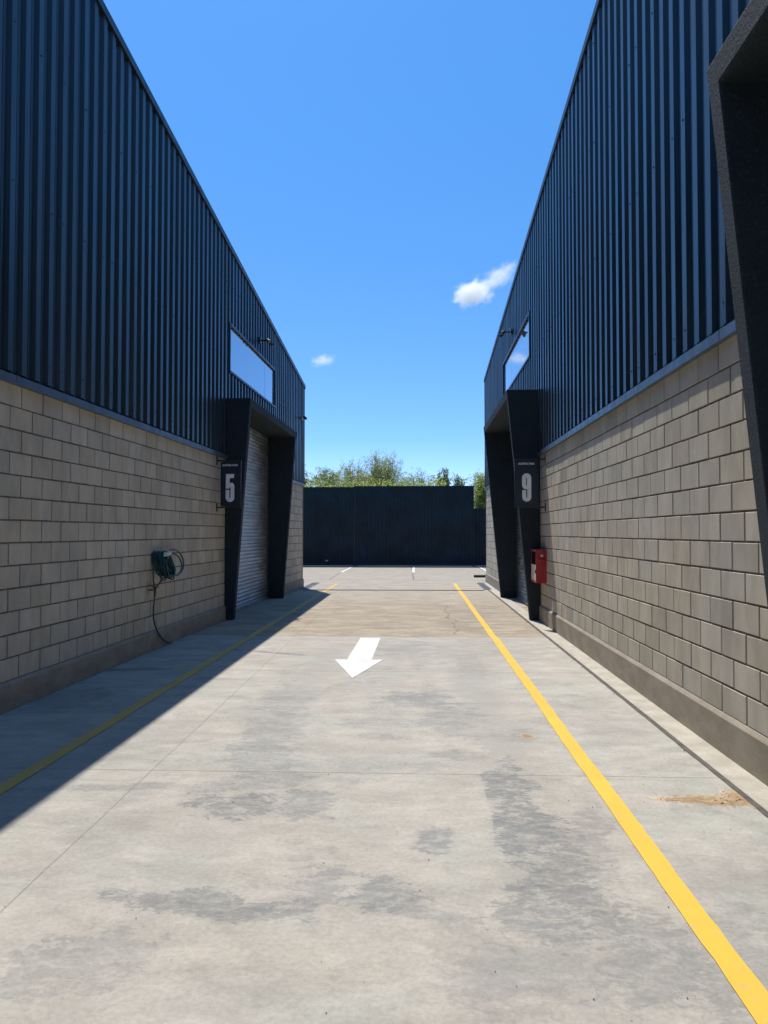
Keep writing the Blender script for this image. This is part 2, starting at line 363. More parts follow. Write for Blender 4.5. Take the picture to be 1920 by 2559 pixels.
def block_wall(W, s0, s1, z0, rows, pitch, phase, gaps, par, name='block_wall'):
    mb = MB(); j = .0080
    def spans(a, b):
        out = [(a, b)]
        for g0, g1 in gaps:
            nx = []
            for u, v in out:
                if v <= g0 or u >= g1: nx.append((u, v)); continue
                if u < g0 - .01: nx.append((u, g0))
                if v > g1 + .01: nx.append((g1, v))
            out = nx
        return out
    for u, v in spans(s0, s1):
        mb.box((-.19, u, 0), (-.0060, v, z0 + .2*rows), 1, W)
    for k in range(rows):
        ph = phase + (pitch/2 if k % 2 else 0)
        n0 = math.floor((s0 - ph)/pitch)
        for i in range(n0, int((s1 - s0)/pitch) + n0 + 3):
            a = ph + i*pitch
            for u, v in spans(max(a, s0), min(a + pitch, s1)) if min(a+pitch, s1) - max(a, s0) > .03 else []:
                if v - u < .03: continue
                jz = rnd.uniform(-.0015, .0015); js = rnd.uniform(-.002, .002); pr = rnd.uniform(-.0018, .0018)
                u2, v2 = u + j + js, v - j + js*.5; za, zb = z0 + .2*k + .0065 + jz, z0 + .2*(k+1) - .0065 + jz
                t = rnd.gauss(.97, .055)
                if rnd.random() < .1: t *= rnd.uniform(.86, 1.1)
                e = .004; y0, y1 = u2 + e, v2 - e; zz0, zz1 = za + e, zb - e
                o = [W(-.0055, u2, za), W(-.0055, v2, za), W(-.0055, v2, zb), W(-.0055, u2, zb)]
                f = [W(pr, y0, zz0), W(pr, y1, zz0), W(pr, y1, zz1), W(pr, y0, zz1)]
                mb.face(f, 0, t)
                for q in range(4): mb.face([o[q], o[(q+1) % 4], f[(q+1) % 4], f[q]], 0, t)
    o = mb.build(name, [M['block'], M['mortar']], par, recalc=False, tint=True)
    # face every polygon outwards
    bm = bmesh.new(); bm.from_mesh(o.data)
    sgn = 1 if W(1, 0, 0)[0] > W(0, 0, 0)[0] else -1
    for fc in bm.faces:
        if fc.material_index == 0 and fc.normal.x*sgn < -1e-3: fc.normal_flip()
    bm.to_mesh(o.data); bm.free()
    return o

def cladding(W, segs, pitch, phase, par, screws, name='metal_cladding'):
    """trapezoid sheet; segs = (s0, s1, zbot, ztop) with z either a number or a function of s"""
    prof = [(0, .002), (.17, .002), (.185, .006), (.225, .006), (.24, .002), (.48, .002), (.57, .031), (.93, .031), (.995, .002)]
    mb = MB(); g = lambda z, s: z(s) if callable(z) else z
    for s0, s1, zb, zt in segs:
        pts = [(s0, None)]
        n = math.floor((s0 - phase)/pitch) - 1
        seq = []
        for i in range(n, n + int((s1 - s0)/pitch) + 4):
            for q, h in prof: seq.append((phase + (i + q - .75)*pitch, h + (.0022 if (i % 4 == 0 and .5 <= q <= .99) else 0), i, q))
        def hat(s):
            for a, b in zip(seq, seq[1:]):
                if a[0] <= s <= b[0] and b[0] > a[0]: return a[1] + (b[1]-a[1])*(s-a[0])/(b[0]-a[0])
            return .002
        line = [(s0, hat(s0))] + [(a, h) for a, h, i, q in seq if s0 + 1e-4 < a < s1 - 1e-4] + [(s1, hat(s1))]
        for (a, ha), (b, hb) in zip(line, line[1:]):
            mb.face([W(ha, a, g(zb, a)), W(hb, b, g(zb, b)), W(hb, b, g(zt, b)), W(ha, a, g(zt, a))])
        # cut end of the sheet and backing board
        for (a, ha), (b, hb) in zip(line, line[1:]):
            mb.face([W(ha, a, g(zb, a)), W(hb, b, g(zb, b)), W(-.02, b, g(zb, b)), W(-.02, a, g(zb, a))])
        mb.face([W(-.02, s0, g(zb, s0)), W(-.02, s1, g(zb, s1)), W(-.02, s1, g(zt, s1)), W(-.02, s0, g(zt, s0))])
        for i in range(n, n + int((s1 - s0)/pitch) + 4):
            c = phase + i*pitch
            if not (s0 + .03 < c < s1 - .03): continue
            for z, every in screws:
                zz = z + rnd.uniform(-.012, .012)
                if g(zb, c) + .03 < zz < g(zt, c) - .05 and (i % every == 0 or (every > 1 and i % 4 == 0)):
                    mb.box((.031, c - .006, zz - .006), (.037, c + .006, zz + .006), 1, W)
    return mb.build(name, [M['clad'], M['black']], par, recalc=False)

def door_surround(W, s0, s1, H, pb, pt, par, gaps_out):
    """flared portal: two tapering fins and a deep header round a roller door"""
    T = .15; mb = MB()
    po = lambda z: pb + (pt - pb)*z/H
    U = [(s0, 0), (s0, H), (s1, H), (s1, 0), (s1 - T, 0), (s1 - T, H - T), (s0 + T, H - T), (s0 + T, 0)]
    mb.prism(U, lambda s_, z: W(po(z), s_, z), lambda s_, z: W(-.30, s_, z))
    o = mb.build('door_surround', M['stucco'], par, bevel=.012)
    d = MB(); z = .03; sl = .075; a, b = s0 + T + .002, s1 - T - .002
    pts = []
    while z < H - T - .01:
        for q in range(6):
            pts.append((-.19 - .012*abs(math.sin(math.pi*q/6))**.8 + (.006 if q == 0 else 0), z + sl*q/6))
        z += sl
    for (p0, z0), (p1, z1) in zip(pts, pts[1:]): d.face([W(p0, a, z0), W(p0, b, z0), W(p1, b, z1), W(p1, a, z1)])
    dr = d.build('roller_door', M['galv'], par, recalc=False)
    bt = MB(); bt.box((-.215, a, .004), (-.165, b, .06), 0, W); bt.build('bottom_rail', M['galv'], dr, bevel=.004)
    for u, v in ((a, a + .06), (b - .06, b)):
        gd = MB(); gd.box((-.235, u, .002), (-.15, v, H - T - .004), 0, W); gd.build('guide_rail', M['black'], dr)
    gaps_out.append((s0 + T*.5, s1 - T*.5, H - .05))
    return o

def shed(W, name, loc_rot, label, s_end, s_back, z0, bpitch, bphase, rpitch, rphase, roof_z, roofslope, portals, win, joint, screws):
    root = empty('warehouse', (0,0,0), loc_rot, label, 'warehouse')
    gaps = []
    for (s0, s1, H, pb, pt) in portals: door_surround(W, s0, s1, H, pb, pt, root, gaps)
    bg = [(a, b) for a, b, _ in gaps]
    zt = z0 + 2.6
    block_wall(W, s_back, s_end - .13, z0, 13, bpitch, bphase, bg, root)
    # plain end pier
    e = MB(); e.box((-.2, s_end - .118, .0), (.004, s_end, zt), 0, W); e.build('corner_pier', M['plinth'], root, bevel=.006)
    # plinth between the doors
    cur = s_back
    for a, b in sorted(bg) + [(s_end + .012, None)]:
        a2 = a - .08 if b else a
        if a2 > cur:
            poly = [(-.05, 0), (.030, 0), (.030, z0 - .022), (.006, z0 + .004), (-.05, z0 + .004)]
            pl = MB(); pl.prism(poly, lambda p, z, c=cur: W(p, c, z), lambda p, z, c=a2: W(p, c, z)); pl.build('plinth', M['plinth'], root, bevel=.004)
        cur = (b + .08) if b else cur
    # flashing on top of the block work
    cur = s_back
    for a, b in sorted(bg) + [(s_end + .02, None)]:
        a2 = a - .08 if b else a
        if a2 > cur:
            fl = MB(); fl.prism([(-.05, zt - .012), (.050, zt - .012), (.050, zt + .062), (-.004, zt + .085), (-.05, zt + .085)],
                     lambda p, z, c=cur: W(p, c, z), lambda p, z, c=a2: W(p, c, z))
            q = cur + 1.1
            while q < a2 - .1:
                fl.box((.0505, q, zt - .013), (.052, q + .05, zt + .063), 0, W); q += 2.4
            fl.build('drip_flashing', M['flash'], root)
        cur = (b + .08) if b else cur
    # cladding around door heads and window
    zc = zt + .088
    rz = lambda s: roof_z(s) - .01
    cutpts = sorted({s_back, s_end} | {v for g in gaps for v in g[:2]} | {win[0], win[1]})
    segs = []
    for a, b in zip(cutpts, cutpts[1:]):
        m = (a + b)/2
        zb = zc
        for g in gaps:
            if g[0] < m < g[1]: zb = g[2]
        if win[0] < m < win[1]:
            segs += [(a, b, zb, win[2]), (a, b, win[3], rz)]
        else: segs.append((a, b, zb, rz))
    cladding(W, segs, rpitch, rphase, root, screws)
    # window: frame, panes
    fr = MB(); a, b, c, d = win
    fr.box((-.03, a - .05, d), (.046, b + .05, d + .055), 0, W)
    fr.box((-.03, a - .05, c - .045), (.050, b + .05, c), 0, W)
    fr.box((-.03, a - .05, c), (.045, a, d), 0, W); fr.box((-.03, b, c), (.045, b + .05, d), 0, W)
    w = fr.build('window', M['trim'], root, bevel=.004)
    for u, v in ((a, joint - .006), (joint + .006, b)):
        g = MB(); g.box((-.02, u + .002, c + .002), (.008, v - .002, d - .002), 0, W); g.build('pane', M['glass'], w)
    # roof edge and roof
    re = MB()
    pr = [(-.12, -.10), (.055, -.10), (.055, .0), (.030, .025), (-.12, .025)]
    re.prism(pr, lambda p, z: W(p, s_back, roof_z(s_back) + z), lambda p, z: W(p, s_end + .09, roof_z(s_end + .09) + z))
    ro = MB()
    A = [W(-.121, s_back, roof_z(s_back) + .01), W(-.121, s_end + .07, roof_z(s_end + .07) + .01), W(-14, s_end + .07, roof_z(s_end + .07) + .01), W(-14, s_back, roof_z(s_back) + .01)]
    Bq = [(x, y, z - .09) for x, y, z in A]
    ro.face(A); ro.face(Bq[::-1])
    for i in range(4): ro.face([A[i], A[(i+1) % 4], Bq[(i+1) % 4], Bq[i]])
    r = ro.build('roof', M['roof'], root); re.build('roof_edge', M['trim'], r, bevel=.005)
    # end walls and rear wall close the volume
    ew = MB()
    for s, dz in ((s_end - .03, 0), (s_back, 0)):
        ew.prism([(-.2, 0), (-13.9, 0), (-13.9, roof_z(s) - .12), (-.2, roof_z(s) - .12)], lambda p, z, s=s: W(p, s - .1, z), lambda p, z, s=s: W(p, s + .02, z))
    ew.prism([(s_back, 0), (s_end, 0), (s_end, roof_z(s_end) - .14), (s_back, roof_z(s_back) - .14)], lambda s, z: W(-13.8, s, z), lambda s, z: W(-13.9, s, z))
    ew.build('end_wall', M['clad'], root)
    # folded corner flashing
    co = MB(); co.box((-.15, s_end - .012, zc), (.040, s_end + .03, roof_z(s_end) - .11), 0, W); co.build('corner_trim', M['trim'], root, bevel=.004)
    return root

zl = lambda s: 7.413 + .1238*(8.151 - s) if s > -2 else 7.413 + .1238*10.151 - .1238*(-2 - s)
zr = lambda s: 7.729 + .0849*(8.916 - s) if s > -2 else 7.729 + .0849*10.916
left = shed(W_left, 'left', -LA, 'dark ribbed metal shed with a block base, shaded side, bearing the 5 sign', 21.66, -9.0, .25, .377, 6.68, .232, 6.425,
     lambda s: 7.413 - .1238*(s - 8.151), None, [(13.45, 18.10, 3.93, .16, .45)], (13.63, 17.56, 4.46, 5.27), 16.6, [(3.12, 3), (4.6, 3), (6.0, 2), (7.3, 3)])
right = shed(W_right, 'right', 0, 'dark ribbed metal shed with sunlit block base, bearing the 9 sign', 24.42, -9.0, .28, .406, 5.151, .255, 5.376,
     lambda s: 7.729 - .0849*(s - 8.916), None, [(13.6, 18.5, 4.06, .185, .575), (-.6, 4.305, 4.11, .125, .53)], (14.6, 19.09, 4.88, 5.67), 17.58, [(3.12, 3), (4.8, 3), (6.2, 3), (7.4, 3)])

# ------------------------------------------------------------------ setting
def sheet(name, mat, x0, x1, y0, y1, z, kind='structure'):
    mb = MB(); mb.face([(x0,y0,z),(x1,y0,z),(x1,y1,z),(x0,y1,z)])
    o = mb.build(name, mat, recalc=False); o['kind'] = kind; return o
sheet('ground', M['earth'], -900, 900, -900, 1500, -.02)
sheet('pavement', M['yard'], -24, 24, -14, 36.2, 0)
# strip of lighter concrete beside the wall and the filled joint next to it
k = MB(); k.prism([(1.93, 0), (2.125, 0), (2.125, .012), (1.94, .008)], lambda x, z: (x, -8, z), lambda x, z: (x - .035, 23.6, z))
o = k.build('kerb', M['kerb']); o['kind'] = 'structure'
def ragged_strip(x0, y0, x1, y1, w, n, amp, z, seed):
    rr = random.Random(seed); mb = MB(); L = []; d = Vector((x1-x0, y1-y0)); nn = Vector((d.y, -d.x)).normalized()
    for i in range(n + 1):
        t = i/n; c = Vector((x0, y0)) + d*t
        wob = mnoise.noise(Vector((t*d.length*.55, seed, 0)))*amp*2.2
        a = c + nn*(w/2 + wob + rr.uniform(-amp, amp)); b = c - nn*(w/2 - wob + rr.uniform(-amp, amp))
        L.append((a, b))
    for (a, b), (c2, d2) in zip(L, L[1:]): mb.face([(a.x,a.y,z),(b.x,b.y,z),(d2.x,d2.y,z),(c2.x,c2.y,z)])
    return mb
def upfix(o):
    bm = bmesh.new(); bm.from_mesh(o.data)
    for f in bm.faces:
        if f.normal.z < 0: f.normal_flip()
    bm.to_mesh(o.data); bm.free(); return o
o = upfix(ragged_strip(1.925, -6, 1.872, 23.9, .046, 240, .003, .0045, 3).build('kerb_joint', M['filler'], recalc=False)); o['kind'] = 'structure'

# painted markings
o = upfix(ragged_strip(1.113, -6, 1.110, 11.5, .104, 150, .0035, .0044, 11).build('yellow_line', M['yellow'], recalc=False))
mb2 = ragged_strip(1.098, 11.5, 1.085, 23.4, .098, 110, .0035, .0044, 12)
me = mb2; b0 = len(o.data.vertices)
o2 = upfix(me.build('yellow_line', M['yellow'], recalc=False))
bm = bmesh.new(); bm.from_mesh(o.data); bm.from_mesh(o2.data); bm.to_mesh(o.data); bm.free(); bpy.data.objects.remove(o2)
tag(o, 'sunlit yellow line painted along the drive beside the sunlit wall', 'road marking', 'yellow lines along the drive')
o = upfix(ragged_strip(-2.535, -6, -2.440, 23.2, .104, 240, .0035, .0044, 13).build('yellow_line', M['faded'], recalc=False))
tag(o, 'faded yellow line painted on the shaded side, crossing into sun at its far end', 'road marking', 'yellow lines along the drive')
mb = MB(); A = [(-.700,8.176),(-.425,9.385),(-.566,9.375),(-.553,11.31),(-.847,11.31),(-.866,9.37),(-1.017,9.38)]
mb.face([(x, y, .0042) for x, y in A]); o = upfix(mb.build('painted_arrow', M['wpaint'], recalc=False))
tag(o, 'large white arrow painted on the concrete, pointing back down the drive', 'road marking')
for i, (x, lab) in enumerate(((-2.98, 'white bay line at the gate, leftmost one beside the shaded shed'), (-.205, 'white bay line at the middle of the tall gate'), (2.725, 'white bay line by the sunlit shed corner, near the lower fence'))):
    o = upfix(ragged_strip(x, 29.9, x - .01, 35.2, .11, 40, .004, .004, 20 + i).build('bay_line', M['wpaint'], recalc=False))
    tag(o, lab, 'road marking', 'white parking bay lines by the gate')

# drains
def grate(name, x0, x1, y0, y1, n, along, label):
    root = empty(name, ((x0+x1)/2, (y0+y1)/2, 0), 0, label, 'drain')
    cx, cy = (x0+x1)/2, (y0+y1)/2
    mb = MB(); w = .03
    X0, X1, Y0, Y1 = x0-cx, x1-cx, y0-cy, y1-cy
    mb.box((X0,Y0,.002),(X0+w,Y1,.012)); mb.box((X1-w,Y0,.002),(X1,Y1,.012)); mb.box((X0+w,Y0,.002),(X1-w,Y0+w,.012)); mb.box((X0+w,Y1-w,.002),(X1-w,Y1,.012))
    mb.build('frame', M['grate'], root)
    b = MB(); b.box((X0+w,Y0+w,.001),(X1-w,Y1-w,.003), 1)
    for i in range(n):
        t = (i+.5)/n
        if along: b.box((X0+w, Y0+w+(Y1-Y0-2*w)*t-.014, .003), (X1-w, Y0+w+(Y1-Y0-2*w)*t+.014, .010))
        else: b.box((X0+w+(X1-X0-2*w)*t-.012, Y0+w, .003), (X0+w+(X1-X0-2*w)*t+.012, Y1-w, .010))
    b.build('grid', [M['grate'], M['black']], root)
grate('channel_drain', -3.1, 1.74, 20.57, 20.72, 90, False, 'long narrow channel drain crossing the drive between the two sheds')
grate('drain_grate', 1.77, 1.98, 20.95, 23.7, 60, True, 'grey drain grate at the foot of the sunlit shed corner')
grate('drain_grate', -3.24, -3.02, 20.9, 23.6, 60, True, 'drain grate at the foot of the shaded shed corner')
mb = MB(); mb.tube([(1.9, 26.7, .045), (3.4, 26.72, .045)], .045, 10); mb.box((1.95,26.62,.002),(2.05,26.8,.03)); mb.box((3.2,26.62,.002),(3.3,26.8,.03))
tag(mb.build('wheel_stop', M['rust']), 'low brown pipe wheel stop on the ground past the sunlit shed', 'wheel stop')

# sand spill and debris
rs = random.Random(5); sd = MB()
def sandy(cx, cy, rx, ry, rot, n):
    for _ in range(n):
        a = rs.uniform(0, 6.283); q = abs(rs.gauss(0, .45)); x, y = math.cos(a)*q*rx, math.sin(a)*q*ry
        x, y = x*math.cos(rot)-y*math.sin(rot), x*math.sin(rot)+y*math.cos(rot)
        r = rs.uniform(.0015, .0048); h = rs.uniform(.0005, .002); p = Vector((cx+x, cy+y, .002))
        v = [p + Vector((math.cos(b)*r*rs.uniform(.7,1.3), math.sin(b)*r*rs.uniform(.7,1.3), 0)) for b in (0, 1.5, 3.1, 4.6)] + [p + Vector((0,0,h))]
        for i in range(4): sd.face([v[i], v[(i+1)%4], v[4]])
sandy(1.70, 4.55, .26, .10, -.15, 2600); sandy(1.88, 4.62, .13, .16, .5, 1300); sandy(1.52, 4.57, .16, .05, .05, 700); sandy(.82, 5.93, .07, .10, 0, 260)
o = sd.build('sand', M['sand'], recalc=False); o['kind'] = 'stuff'; o['label'] = 'orange sand spilt across the filled joint by the sunlit wall'
db = MB()
def chip(x, y, r):
    h = r*rs.uniform(.3, .7); n = 6; v = [(x + math.cos(i*1.05)*r*rs.uniform(.6,1.2), y + math.sin(i*1.05)*r*rs.uniform(.6,1.2), .003) for i in range(n)]
    for i in range(n): db.face([v[i], v[(i+1)%n], (x, y, .003+h)])
for _ in range(150):
    y = rs.uniform(3.5, 22); chip(rs.choice((1.89, 2.06, 2.0, 1.95)) + rs.gauss(0, .035), y, rs.uniform(.003, .011))
for _ in range(22): chip(1.82 + rs.gauss(0, .08), 4.57 + rs.gauss(0, .05), rs.uniform(.003, .010))
for _ in range(170): chip(rs.uniform(-2.2, 1.8), rs.uniform(2.2, 12), rs.uniform(.0018, .0048))
for _ in range(60): chip(rs.uniform(-3.4, -2.6), rs.uniform(5, 18), rs.uniform(.003, .008))
o = db.build('debris', M['debris'], recalc=False); o['kind'] = 'stuff'; o['label'] = 'specks of grit and dry debris along the kerb joint'

# ------------------------------------------------------------------ number signs
def outline_mesh(name, outer, holes, thick, mat, parent, to):
    cu = bpy.data.curves.new(name, 'CURVE'); cu.dimensions = '2D'; cu.fill_mode = 'BOTH'; cu.extrude = thick/2
    for poly in [outer] + holes:
        sp = cu.splines.new('POLY'); sp.points.add(len(poly)-1); sp.use_cyclic_u = True
        for pt, (x, y) in zip(sp.points, poly): pt.co = (x, y, 0, 1)
    tmp = bpy.data.objects.new('tmp', cu); C.objects.link(tmp)
    dg = bpy.context.evaluated_depsgraph_get(); me = bpy.data.meshes.new_from_object(tmp.evaluated_get(dg)); bpy.data.objects.remove(tmp)
    me.transform(to); me.name = name; me.materials.clear(); me.materials.append(mat)
    o = bpy.data.objects.new(name, me); C.objects.link(o); o.parent = parent; return o
def arc(cx, cy, rx, ry, a0, a1, n=9): return [(cx + rx*math.cos(R(a0 + (a1-a0)*i/n)), cy + ry*math.sin(R(a0 + (a1-a0)*i/n))) for i in range(n+1)]
FIVE = ([(440,-680),(725,-680),(710,-820),(565,-820),(565,-1000)] + [(600,-983),(635,-980),(672,-990),(705,-1018),(724,-1060),(730,-1105)] + [(730,-1500)] + arc(580,-1500,150,145,0,-180)[1:-1]
        + [(430,-1500),(430,-1225),(555,-1225),(555,-1490),(562,-1510),(577,-1518),(590,-1510),(597,-1490),(597,-1150),(590,-1135),(577,-1130),(565,-1137),(557,-1155),(555,-1180),(430,-1180)], [], (430, 730, -1645, -680))
NINE = ([(940,-932),(905,-925),(882,-905),(870,-870),(868,-840)] + [(868,-720)] + arc(949,-720,81,80,180,0)[1:-1] + [(1030,-720),(1030,-1077)] + arc(950,-1077,80,81,0,-180)[1:-1]
        + [(870,-1077),(870,-947),(940,-947),(940,-1075),(944,-1085),(950,-1088),(956,-1085),(960,-1075),(960,-932)],
        [[(937,-725),(946,-714),(955,-725),(955,-858),(946,-868),(937,-858)]], (868, 1030, -1158, -640))
def text_mesh(name, txt, parent, cx, cz, wid, hei, y, mat):
    cu = bpy.data.curves.new(name, 'FONT'); cu.body = txt; cu.size = 1; cu.extrude = .01; cu.offset = .022; cu.align_x = 'CENTER'
    tmp = bpy.data.objects.new('tmp', cu); C.objects.link(tmp)
    dg = bpy.context.evaluated_depsgraph_get(); me = bpy.data.meshes.new_from_object(tmp.evaluated_get(dg)); bpy.data.objects.remove(tmp)
    xs = [v.co.x for v in me.vertices]; ys = [v.co.y for v in me.vertices]
    sx = wid/(max(xs)-min(xs)); sy = hei/(max(ys)-min(ys)); mx = (max(xs)+min(xs))/2; my = (max(ys)+min(ys))/2
    for v in me.vertices: v.co = ((v.co.x - mx)*sx + cx, y - v.co.z*.15, (v.co.y - my)*sy + cz)
    me.materials.clear(); me.materials.append(mat)
    o = bpy.data.objects.new(name, me); C.objects.link(o); o.parent = parent; return o
def number_sign(parent_rot, org, d, p0, p1, z0, z1, shape, label, nx, nw):
    """org = wall point (world) at the sign; d = +1 when the sign reaches towards +x"""
    root = empty('number_sign', org, parent_rot, label, 'sign', 'bay number signs')
    pn = MB(); a, b = sorted((d*p0, d*p1)); pn.box((a, -.012, z0), (b, .012, z1)); pn.build('panel', M['sign'], root, bevel=.003)
    ed = MB()
    for x0, x1, q0, q1 in ((a, a+.012, z0, z1), (b-.012, b, z0, z1)): ed.box((x0, -.0155, q0), (x1, -.0125, q1))
    ed.box((a+.012, -.0155, z0), (b-.012, -.0125, z0+.012)); ed.box((a+.012, -.0155, z1-.012), (b-.012, -.0125, z1)); ed.build('rim', M['black'], root)
    for z in (z0 - .018, z1 + .018):
        br = MB(); u, v = sorted((d*.008, d*(p1 + .01))); br.box((u, -.012, z - .012), (v, .012, z + .012))
        u, v = sorted((0, d*.008)); br.box((u, -.03, z - .07), (v, .03, z + .07)); br.build('bracket', M['black'], root)
    outer, holes, bb = shape; x0, x1, y0, y1 = bb; H = .475; sc = H/(y1 - y0); w = (x1 - x0)*sc
    cx = a + (b - a)*nx; cz = z0 + .075 + H/2; fx = nw/w
    to = Matrix.Translation((cx, -.0175, cz)) @ Matrix.Rotation(math.pi/2, 4, 'X') @ Matrix.Diagonal((sc*fx, sc, 1, 1)) @ Matrix.Translation((-(x0+x1)/2, -(y0+y1)/2, 0))
    outline_mesh('numeral', outer, holes, .008, M['numeral'], root, to)
    text_mesh('lettering', 'AUSTRIA PARK', root, cx, z1 - .058, .275, .036, -.0135, M['numeral'])
    return root
def Lw(p, s, z=0): x, y = -3.68 + p, s; return (x*math.cos(LA) + y*math.sin(LA), -x*math.sin(LA) + y*math.cos(LA), z)
number_sign(-LA, Lw(0, 12.93), 1, .07, .42, 1.985, 2.745, FIVE, 'black projecting sign with a grey number 5, on the shaded wall', .47, .148)
number_sign(0, (2.13, 13.05, 0), -1, .115, .515, 1.985, 2.755, NINE, 'black projecting sign with a grey number 9, on the sunlit wall', .50, .152)

# ------------------------------------------------------------------ red cabinet
cab = empty('fire_cabinet', (2.13, 13.265, .70), 0, 'red glass-fronted fire cabinet with a pale plate painted as its glass reflection, on the wall below the 9 sign', 'fire cabinet')
D, Wd, Hh = .175, .285, .555     # depth, half width, height
b = MB(); t_ = .012
b.box((-D+.012, -Wd, 0), (0, -Wd+t_, Hh)); b.box((-D+.012, Wd-t_, 0), (0, Wd, Hh)); b.box((-D+.012, -Wd+t_, 0), (0, Wd-t_, t_)); b.box((-D+.012, -Wd+t_, Hh-t_), (0, Wd-t_, Hh)); b.box((-t_, -Wd+t_, t_), (0, Wd-t_, Hh-t_))
b.build('body', M['red'], cab)
f = MB(); w = .034
f.box((-D, -Wd, 0), (-D+.0115, -Wd+w, Hh)); f.box((-D, Wd-w, 0), (-D+.0115, Wd, Hh)); f.box((-D, -Wd+w, 0), (-D+.0115, Wd-w, w)); f.box((-D, -Wd+w, Hh-w), (-D+.0115, Wd-w, Hh))
dr = f.build('door', M['red'], cab, bevel=.003)
g = MB(); g.box((-D+.003, -Wd+w, w), (-D+.006, Wd-w, Hh-w)); g.build('pane', M['clear'], dr)
g = MB(); g.box((-D-.014, -Wd+.008, .16), (-D-.0005, -Wd+.026, .22)); g.build('latch', M['black'], dr, bevel=.003)
c = MB(); c.box((-D+.0005, -Wd+w+.004, w+.004), (-D+.0022, Wd-w-.004, .30)); c.build('pane_reflection', M['label'], cab)  # added plate: reflection of sunlit ground painted over the lower pane
hd = MB(); pts = [(-.165+.16*i/8, -Wd-.012-.022*math.sin(math.pi*i/8), Hh-.155-.012*math.sin(math.pi*i/8)) for i in range(9)]; hd.tube(pts, .011, 8); hd.build('handle', M['red'], cab, smooth=True)
hb = MB(); hb.tube([(-.075, -Wd, Hh-.10), (-.075, -Wd-.018, Hh-.10), (-.075, -Wd-.030, Hh-.10)], [.024, .022, .008], 12); hb.build('knob', M['white'], cab, smooth=True)
hp = MB(); hp.box((-.02, -Wd-.028, Hh-.17), (.0-.002, -Wd-.001, Hh-.02)); hp.build('hinge', M['red'], cab, bevel=.004)

# ------------------------------------------------------------------ hose, tap
tapr = empty('water_tap', Lw(0, 9.80, 0), -LA, 'small wall tap with an orange lever, under the coiled hose', 'tap')
t = MB(); t.tube([(0,0,.80),(.075,0,.80),(.095,0,.785),(.10,0,.74),(.10,0,.715)], [.013,.013,.015,.014,.012], 8); t.box((-.004,-.03,.77),(.004,.03,.83)); t.build('spout', M['brass'], tapr, smooth=False)
t = MB(); t.tube([(.07,0,.80),(.07,0,.835)], .009, 8); t.box((.035,-.012,.832),(.150,.012,.842)); t.box((.060,-.05,.8425),(.084,.05,.850)); t.tube([(.072,0,.835),(.072,0,.862)], .016, 8); t.build('lever', M['orange'], tapr, bevel=.002)
hk = empty('hose_hanger', Lw(0, 9.98, 0), -LA, 'white wall hanger holding the coiled hose', 'hose hanger')
t = MB(); t.box((0,-.06,1.14),(.012,.06,1.29)); t.build('plate', M['white'], hk, bevel=.006)
t = MB(); t.tube([(.012 + .03*i, 0, 1.235 + (.02 if i > 6 else 0) + .004*i) for i in range(8)], .030, 10); t.build('arm', M['white'], hk, smooth=True)
hose = MB(); rh = random.Random(3); pts = []
N = 16; per = 26
for i in range(N*per):
    u = i/per; a = 2*math.pi*u
    kx = int(u); rr2 = random.Random(kx*7+1)
    rz, ry = .155 + rr2.uniform(-.02, .03), .10 + rr2.uniform(-.02, .025)
    p = .035 + .17*((u*.37) % 1.0) - .05*math.cos(a + .3) + .010*math.sin(3*a)
    y = .02 + ry*math.sin(a) + .012*math.sin(a*2 + kx) + .10*(p-.1); z = 1.285 - rz + rz*math.cos(a) + rr2.uniform(-.008,.008)
    pts.append((p, y, z))
hose.tube(pts, .0105, 7)
# loose ring flung beyond the bundle
for q, rad in ((0, .175), (1, .14)):
    ring = []
    for i in range(41):
        a = 2*math.pi*i/40
        ring.append((.13 + .03*q + .06*(1-math.cos(a))/2, .36 + (rad*2.1)*math.sin(a) - q*.10, 1.135 + rad*math.cos(a) - .02*q))
    hose.tube(ring, .0105, 7)
# tail down to the ground
tail = [(.10, -.24, 1.16), (.09, -.25, 1.05), (.08, -.22, .93), (.085, -.20, .86), (.09, -.20, .70), (.075, -.195, .55), (.065, -.15, .40), (.06, -.02, .26), (.055, .18, .13), (.06, .38, .05), (.07, .52, .018)]
def smooth(pl, k=6):
    out = []
    P_ = [Vector(p) for p in pl]
    for i in range(len(P_)-1):
        p0, p1, p2, p3 = P_[max(i-1,0)], P_[i], P_[i+1], P_[min(i+2, len(P_)-1)]
        for j in range(k):
            t = j/k
            out.append(.5*((2*p1) + (-p0+p2)*t + (2*p0-5*p1+4*p2-p3)*t*t + (-p0+3*p1-3*p2+p3)*t**3))
    return out + [P_[-1]]
hose.tube(smooth(tail), .0105, 7)
hose.tube(smooth([(.10, .0, .99), (.10, .02, .92), (.095, -.05, .87), (.10, -.17, .83), (.10, -.21, .77), (.10, -.21, .715)]), .0105, 7)
ho = hose.build('garden_hose', M['hose'], smooth=True); ho.location = Lw(0, 9.98, 0); ho.rotation_euler = (0,0,-LA)
tag(ho, 'dark green garden hose coiled on the shaded block wall, tail hanging to the ground', 'hose')

